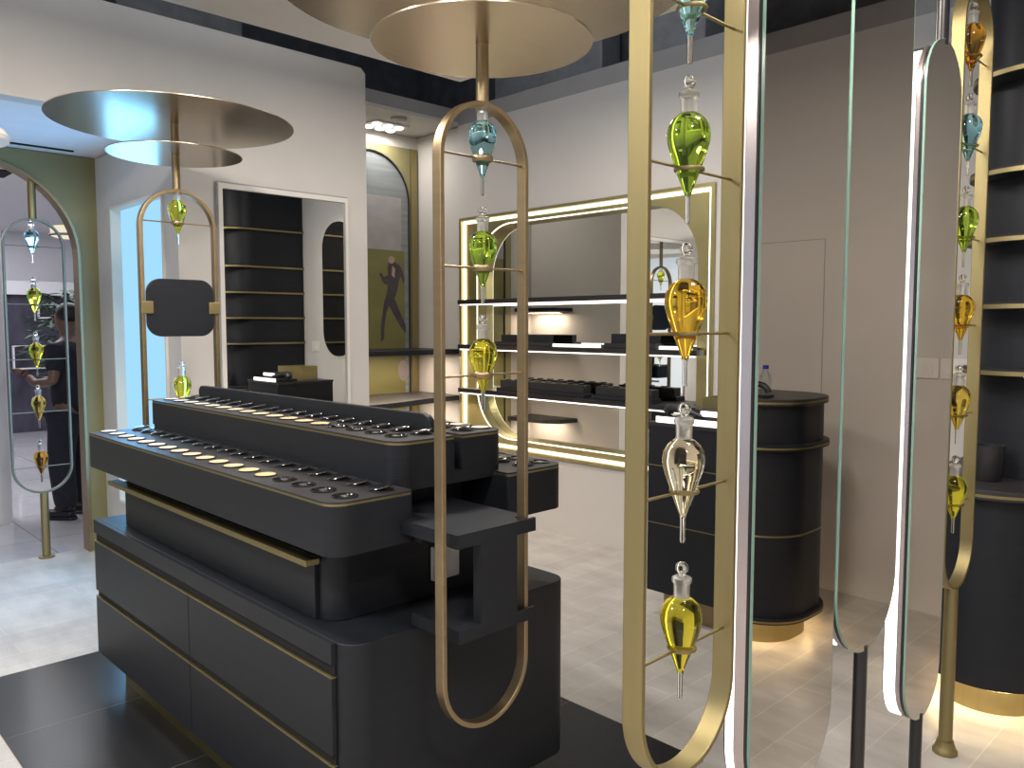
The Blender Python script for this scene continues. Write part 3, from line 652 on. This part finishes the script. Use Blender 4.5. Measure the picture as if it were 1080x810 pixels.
def make_compact(x, y, z, label):
    if not COMP:
        t = thing('compact_case', (x, y, z), label, 'compact', 'black compacts on the island')
        link('case_base', L([(.0, .0), (.0375, .0), (.0375, .002), (.035, .003), (.0, .003)], x, y, z, 28), 'blackplastic', t, True)
        lid = link('case_lid', L([(.0, .0), (.034, .0), (.0355, .0015), (.034, .003), (.026, .0048), (.0, .006)], 0, 0, 0, 28), 'blackgloss', None, True)
        for v in lid.data.vertices: v.co.y += .036
        lid.parent = t; lid.location = (0, -.035, .0035); lid.rotation_euler = (math.radians(9), math.radians(-3), 0)
        COMP.append(t); return t
    s = COMP[0]; r = s.copy(); COL.objects.link(r); r.location = (x, y, z); tag(r, label, 'compact', 'black compacts on the island')
    for ch in list(s.children): c = ch.copy(); COL.objects.link(c); c.parent = r
ORD = ['first', 'second', 'third', 'fourth', 'fifth', 'sixth', 'seventh', 'eighth', 'ninth', 'tenth', 'eleventh', 'twelfth', 'thirteenth', 'fourteenth', 'fifteenth', 'sixteenth', 'seventeenth', 'eighteenth']
def shade(u):
    a = Vector((.74, .74, .70)); b = Vector((.70, .60, .42)); c = Vector((.72, .52, .25))
    return tuple(a.lerp(b, u * 2) if u < .5 else b.lerp(c, u * 2 - 1))
for i in range(18):
    x = -3.79 + i * .1115
    if i < 14: make_pan(shade(i / 13), x, 1.192, 1.1302, ('%s powder pan, %s from the far left in the lower tier\'s front row' % ('pale' if i < 5 else 'beige' if i < 9 else 'golden', ORD[i])))
    else: make_hole(x, 1.198, 1.1302, 'dark tester well, %s from the right in the lower tier\'s front row' % ORD[17 - i])
    make_compact(x + .025 - .03 * (i / 17), 1.318, 1.1302, 'black compact, %s from far left in the front lower tier\'s back row' % ORD[i])
for i in range(17):
    x = -3.735 + i * .1075
    if i < 13: make_pan(shade(i / 12), x, 1.452, 1.2602, ('%s powder pan, %s from the far left in the top tier\'s front row' % ('pale' if i < 5 else 'beige' if i < 9 else 'golden', ORD[i])))
    else: make_hole(x, 1.460, 1.2602, 'dark tester well, %s from the right in the top tier\'s front row' % ORD[16 - i])
    make_compact(x + .01, 1.548, 1.2602, 'black compact, %s from the far left in the row before the divider board' % ORD[i])
for i in range(3):
    make_compact(-1.985 - i * .108, 1.70, 1.2602, 'black compact, %s from the right in the row behind the divider board' % ORD[i])
    make_pan(shade(.15 + .1 * i), -1.985 - i * .108, 1.778, 1.2602, 'pale powder pan, %s from the right in the top tier\'s rear row' % ORD[i])
    make_compact(-1.91 - i * .108, 1.905, 1.1302, 'black compact, %s from the right in the rear lower tier\'s first row' % ORD[i])
    make_hole(-1.91 - i * .108, 1.985, 1.1302, 'dark tester well, %s from the right in the rear lower tier\'s last row' % ORD[i])

# ------------------------------------------------------------------ cash counter
t = thing('cash_counter', (-2.25, 3.9, 0), 'black cash counter with thin brass lines standing in front of the lit niche', 'counter', 'black cash counters')
link('plinth', P(rrect(-2.57, -2.0, 3.665, 4.1, .01), [], 'XY', 0, .14), 'bronze', t)
link('counter_body', P(rrect(-2.635, -1.9, 3.60, 4.18, (.003, .2, .2, .003)), [], 'XY', .14, 1.055), 'black', t, True)
link('counter_top', P(rrect(-2.64, -1.895, 3.595, 4.185, (.003, .2, .2, .003)), [], 'XY', 1.0555, 1.075), 'blacktop', t, True)
for z in (.84, .522): link('brass_line', B(-2.6345, -2.12, 3.5982, 3.5998, z - .003, z + .003), 'brass', t)
# its twin on the other side of the mirrors, seen in the nearest mirror
t = thing('cash_counter', (.2, 3.9, 0), 'black counter with a rounded two-lipped end and glowing gold base, in the nearest pill mirror', 'counter', 'black cash counters')
fx = lambda pts: [(-1.86 - a_, b_) for a_, b_ in pts][::-1]
dr = lambda o: fx(rrect(-2.63, -1.838 + o, 3.585 - o, 4.18 + o, (.0, .235 + o, .235 + o, .0), 12))
link('plinth', P(fx(rrect(-2.6, -1.90, 3.645, 4.12, (.0, .2, .2, .0), 12)), [], 'XY', 0, .11), 'brass', t, True)
link('foot_lip', P(dr(.022), [], 'XY', .120, .152), 'black', t, True, bevel=.004)
link('lower_body', P(dr(0), [], 'XY', .1525, .985), 'black', t, True)
link('middle_lip', P(dr(.03), [], 'XY', .9855, 1.018), 'black', t, True, bevel=.004)
link('upper_body', P(dr(.0), [], 'XY', 1.0185, 1.205), 'black', t, True)
link('counter_top', P(dr(.02), [], 'XY', 1.2055, 1.24), 'blacktop', t, True, bevel=.004)
for z, o in ((.134, .0235), (.56, .0025), (1.0, .0315), (1.222, .0215)): link('brass_line', P(dr(o), [dr(o - .004)], 'XY', z - .005, z + .004), 'brass', t, True)
link('underlight', P(fx(rrect(-2.6, -1.865, 3.60, 4.16, (.0, .22, .22, .0), 12)), [fx(rrect(-2.59, -1.885, 3.63, 4.13, (.0, .2, .2, .0), 12))], 'XY', .1135, .1185), 'glow', t)
# things on the counter
t = thing('light_tray', (-2.39, 3.66, 1.0755), 'low black tray with a white glowing front edge on the cash counter', 'tray')
link('tray_body', B(-2.58, -2.17, 3.61, 3.83, 1.0755, 1.098), 'blackplastic', t); link('light_edge', B(-2.585, -2.17, 3.598, 3.609, 1.0765, 1.108), 'led', t)
t = thing('light_tray', (-2.28, 3.75, 1.1), 'small raised tray with a glowing front edge behind the low tray', 'tray')
link('tray_body', B(-2.42, -2.17, 3.71, 3.82, 1.0985, 1.15), 'blackplastic', t); link('light_edge', B(-2.37, -2.17, 3.698, 3.709, 1.117, 1.145), 'led', t)
t = thing('olive_box', (-2.3, 3.96, 1.0755), 'shallow olive brass box on the cash counter behind the trays', 'box')
link('box_side', P(rrect(-2.46, -2.17, 3.85, 4.12, .006), [rrect(-2.45, -2.18, 3.86, 4.11, .004)], 'XY', 1.0755, 1.205), 'olive_metal', t); link('box_floor', B(-2.45, -2.18, 3.86, 4.11, 1.0757, 1.085), 'olive_metal', t)
t = thing('handset', (-2.52, 3.72, 1.0985), 'curved black handheld scanner lying on the cash counter', 'scanner')
link('handle', T([(-2.36, 3.70, 1.115), (-2.43, 3.71, 1.128), (-2.50, 3.72, 1.142), (-2.56, 3.73, 1.145)], [.011, .016, .021, .024], 12), 'blackplastic', t, True)
link('scanner_head', T([(-2.555, 3.73, 1.146), (-2.59, 3.735, 1.14), (-2.60, 3.735, 1.12), (-2.60, 3.735, 1.0985)], [.025, .03, .03, .028], 12), 'blackplastic', t, True)
t = thing('halo_mirror', (-1.95, YB2, 1.27), 'rounded backlit mirror on the back wall, seen reflected in the partition mirror', 'mirror')
hm = lambda o: rrect(-2.25 + o, -1.655 - o, 1.27 + o, 2.69 - o, .27 - o, 12)
link('mirror_glass', P(hm(0), [], 'XZ', YB2 - .045, YB2 - .039), 'smoke', t)
link('backing', P(hm(.03), [], 'XZ', YB2 - .0385, YB2 - .0005), 'blackmetal', t)
link('halo_light', P(hm(.018), [hm(.0295)], 'XZ', YB2 - .036, YB2 - .006), 'ledw', t)
bx, by = -1.86 + 2.115, 3.9
t = thing('water_bottle', (bx, by, 1.2405), 'clear plastic water bottle with a blue cap, reflected in the nearest pill mirror', 'bottle')
link('bottle_body', L([(.0, .0), (.03, .0), (.033, .01), (.033, .075), (.030, .095), (.016, .12), (.0135, .13), (.0, .13)], bx, by, 1.2405, 24), 'petclear', t, True)
link('cap', L([(.0, .1305), (.0155, .1305), (.0155, .15), (.0, .151)], bx, by, 1.2405, 20), 'bluecap', t, True)
t = thing('tape_holder', (-1.86 + 2.06, 3.72, 1.2405), 'small black arched holder before the blue-capped bottle, reflected in the nearest mirror', 'holder')
bm = bmesh.new(); tube(bm, [(-1.86 + 2.11 - .055 + .055 * math.cos(i * PI / 10), 3.72, 1.262 + .042 * math.sin(i * PI / 10)) for i in range(11)], .0155, 10)
link('arch', bm, 'blackplastic', t, True); link('holder_base', B(-1.86 + 1.985, -1.86 + 2.13, 3.69, 3.75, 1.2405, 1.254), 'blackplastic', t, bevel=.003)
# ------------------------------------------------------------------ curved counter and shelving on the right
t = thing('shelf_unit', (-1., 4.2, 0), 'rounded black counter with glowing gold base and brass-edged shelves at the right edge', 'shelf unit')
st = lambda cx, cy, r, y1: rrect(cx - r, cx + r, cy - r, y1, (r - 1e-4, r - 1e-4, 0, 0), 20)
link('plinth', P(st(-.995, 3.84, .185, 4.715), [], 'XY', 0, .115), 'brass', t, True)
link('counter_body', P(st(-1.0, 3.84, .247, 4.715), [], 'XY', .12, .905), 'black', t, True, bevel=.003)
link('counter_top', P(st(-1.0, 3.86, .305, 4.715), [], 'XY', .9055, .945), 'blacktop', t, True, bevel=.003)
link('brass_edge', P(st(-1.0, 3.86, .307, 4.714), [st(-1.0, 3.86, .302, 4.70)], 'XY', .916, .927), 'brass', t, True)
link('underlight', P(st(-.997, 3.84, .232, 4.7), [st(-.997, 3.84, .20, 4.69)], 'XY', .1155, .1195), 'glow', t)
link('back_column', P(st(-.935, 4.15, .243, 4.715), [], 'XY', .9455, 3.27), 'black', t, True)
for z in (2.65, 2.25, 1.972, 1.697, 1.42):
    a = link('shelf', P(st(-.925, 4.035, .272, 4.715), [], 'XY', z - .03, z), 'black', t, True)
    link('brass_edge', P(st(-.925, 4.035, .2745, 4.7145), [st(-.925, 4.035, .270, 4.70)], 'XY', z - .028, z - .010), 'brass', a, True)
    link('spot', L([(.0, .0), (.012, .001), (.014, .004)], -.90, 3.81, z - .0345, 12), 'bulb', a, True)
t = thing('black_bowl', (-1.06, 3.9, .9455), 'dark cup-shaped holder on the curved counter at the right edge', 'holder')
link('bowl', L([(.0, .0), (.05, .0), (.062, .03), (.066, .15), (.060, .15), (.055, .03), (.0, .012)], -1.03, 3.80, .9455, 28), 'blackplastic', t, True)
# switch plates on the right back wall
for k, (x0, x1) in enumerate(((-1.50, -1.345), (-.46, -.335), (-.325, -.20))):
    t = thing('switch_plate', ((x0 + x1) / 2, YB2, 1.31), ['white switch plate on the back wall, seen inside the right-hand brass frame', 'white switch plate reflected at the right side of the farthest pill mirror', 'white switch plate reflected at the left side of the farthest pill mirror'][k], 'switch', 'switch plates on the back wall')
    link('plate', P(rrect(x0, x1, 1.31, 1.42, .006), [], 'XZ', YB2 - .010, YB2 - .0005), 'white', t, bevel=.002)
    link('rocker', B((x0 + .03, (x0 + x1) / 2 - .003, YB2 - .014, YB2 - .0105, 1.335, 1.395), ((x0 + x1) / 2 + .003, x1 - .03, YB2 - .014, YB2 - .0105, 1.335, 1.395)), 'white', t)
# thin access panel line on the wall behind the cash counter
struct('trim_9', P(rrect(.33, .76, 0.02, 2.115, .003), [rrect(.334, .756, .024, 2.111, .003)], 'XZ', YB2 - .002, YB2 - .0004), 'beam')

# ------------------------------------------------------------------ lights
def area(loc, sx, sy, power, col=(1, .93, .85), rot=(0, 0, 0), spread=PI):  # used for the shop's own lamps and for added fill lights
    l = bpy.data.lights.new('lamp_or_fill', 'AREA'); l.shape = 'RECTANGLE'; l.size = sx; l.size_y = sy; l.energy = power; l.color = col; l.spread = spread
    o = bpy.data.objects.new('lamp_or_fill', l); COL.objects.link(o); o.location = loc; o.rotation_euler = rot; return o
KEY = 2.7
for (x, y, p) in ((-3.1, 3.0, 12), (-2.9, .7, 19), (-1.6, 1.3, 20), (-.4, 1.9, 16), (-2.6, -.9, 16), (-.9, -.6, 20), (.6, .3, 16)):  # unseen raft lamps; the first is added to brighten the niche wall
    area((x, y, 3.19), .35, .35, p * KEY)
area((-4.35, 2.7, 4.2), .3, .3, 3, (1, .95, .9))
area((-5.7, 4.05, 3.235), .2, .3, 7, (1, .93, .85))
area((-9., 2., 2.98), 2.5, 4., 130, (.93, .94, 1.))
area((-12., 1., 2.98), 2., 5., 90, (.93, .94, 1.))
area((-5.37, 1.875, 1.4), .85, 1.9, 24, (.16, .52, 1.), (-PI / 2, 0, 0))  # extra lamp added before the lightbox to carry its blue light
for z, p in ((1.72, 3.5), (.63, 2.5)): area((-5.6, 3.32, z), .4, .12, p, (1, .80, .60))
for z, p in ((1.345, 8), (.945, 8)): area((-5.55, 4.0, z), .2, .8, p, (1, .80, .62))
# unseen lamps added above the raft, lifting the dark void
area((-1.5, 4.1, 3.42), 2.5, .1, 6.0, (.9, .95, 1.), (PI, 0, 0))
area((-4.5, 1.5, 3.45), .1, 2.5, 4.0, (.9, .95, 1.), (PI, 0, 0))
# lamp added out of sight above the front canopy, washing the raft
area((XI, YI - .02, 2.575), .3, .3, 30, (1, .86, .72), (PI, 0, 0), math.radians(158))
# added fills: two brighten the void, one behind the camera cools the fronts
area((-2.6, 3.35, 3.75), 4., .3, 9, (.85, .92, 1.), (PI / 2, 0, 0))
area((-4.0, 1.2, 3.75), .3, 3., 6, (.85, .92, 1.), (0, PI / 2, 0))
area((-2.2, -2.9, 1.6), 4.5, 2.4, 15, (.46, .70, 1.), (PI / 2, 0, 0))

w = bpy.data.worlds.new('World'); scene.world = w; w.use_nodes = True
bg = w.node_tree.nodes['Background']; bg.inputs[0].default_value = (.5, .52, .56, 1); bg.inputs[1].default_value = .15

# ------------------------------------------------------------------ camera
cam = bpy.data.cameras.new('camera'); co = bpy.data.objects.new('camera', cam); COL.objects.link(co)
cam.sensor_fit = 'HORIZONTAL'; cam.sensor_width = 36.; cam.lens = 36. * 852. / 1080.
cam.clip_start = .05
co.location = (0, 0, 1.6); co.rotation_euler = (PI / 2 - math.atan(62 / 852.), 0, math.radians(45.86))
scene.camera = co
scene.view_settings.view_transform = 'Standard'; scene.view_settings.look = 'None'
scene.view_settings.gamma = 1.; scene.view_settings.exposure = .0; scene.view_settings.use_curve_mapping = False
scene.cycles.max_bounces = 14; scene.cycles.transmission_bounces = 12; scene.cycles.transparent_max_bounces = 16; scene.cycles.glossy_bounces = 8
scene.cycles.use_denoising = True; scene.cycles.caustics_refractive = False; scene.cycles.caustics_reflective = False; scene.cycles.sample_clamp_indirect = 6.
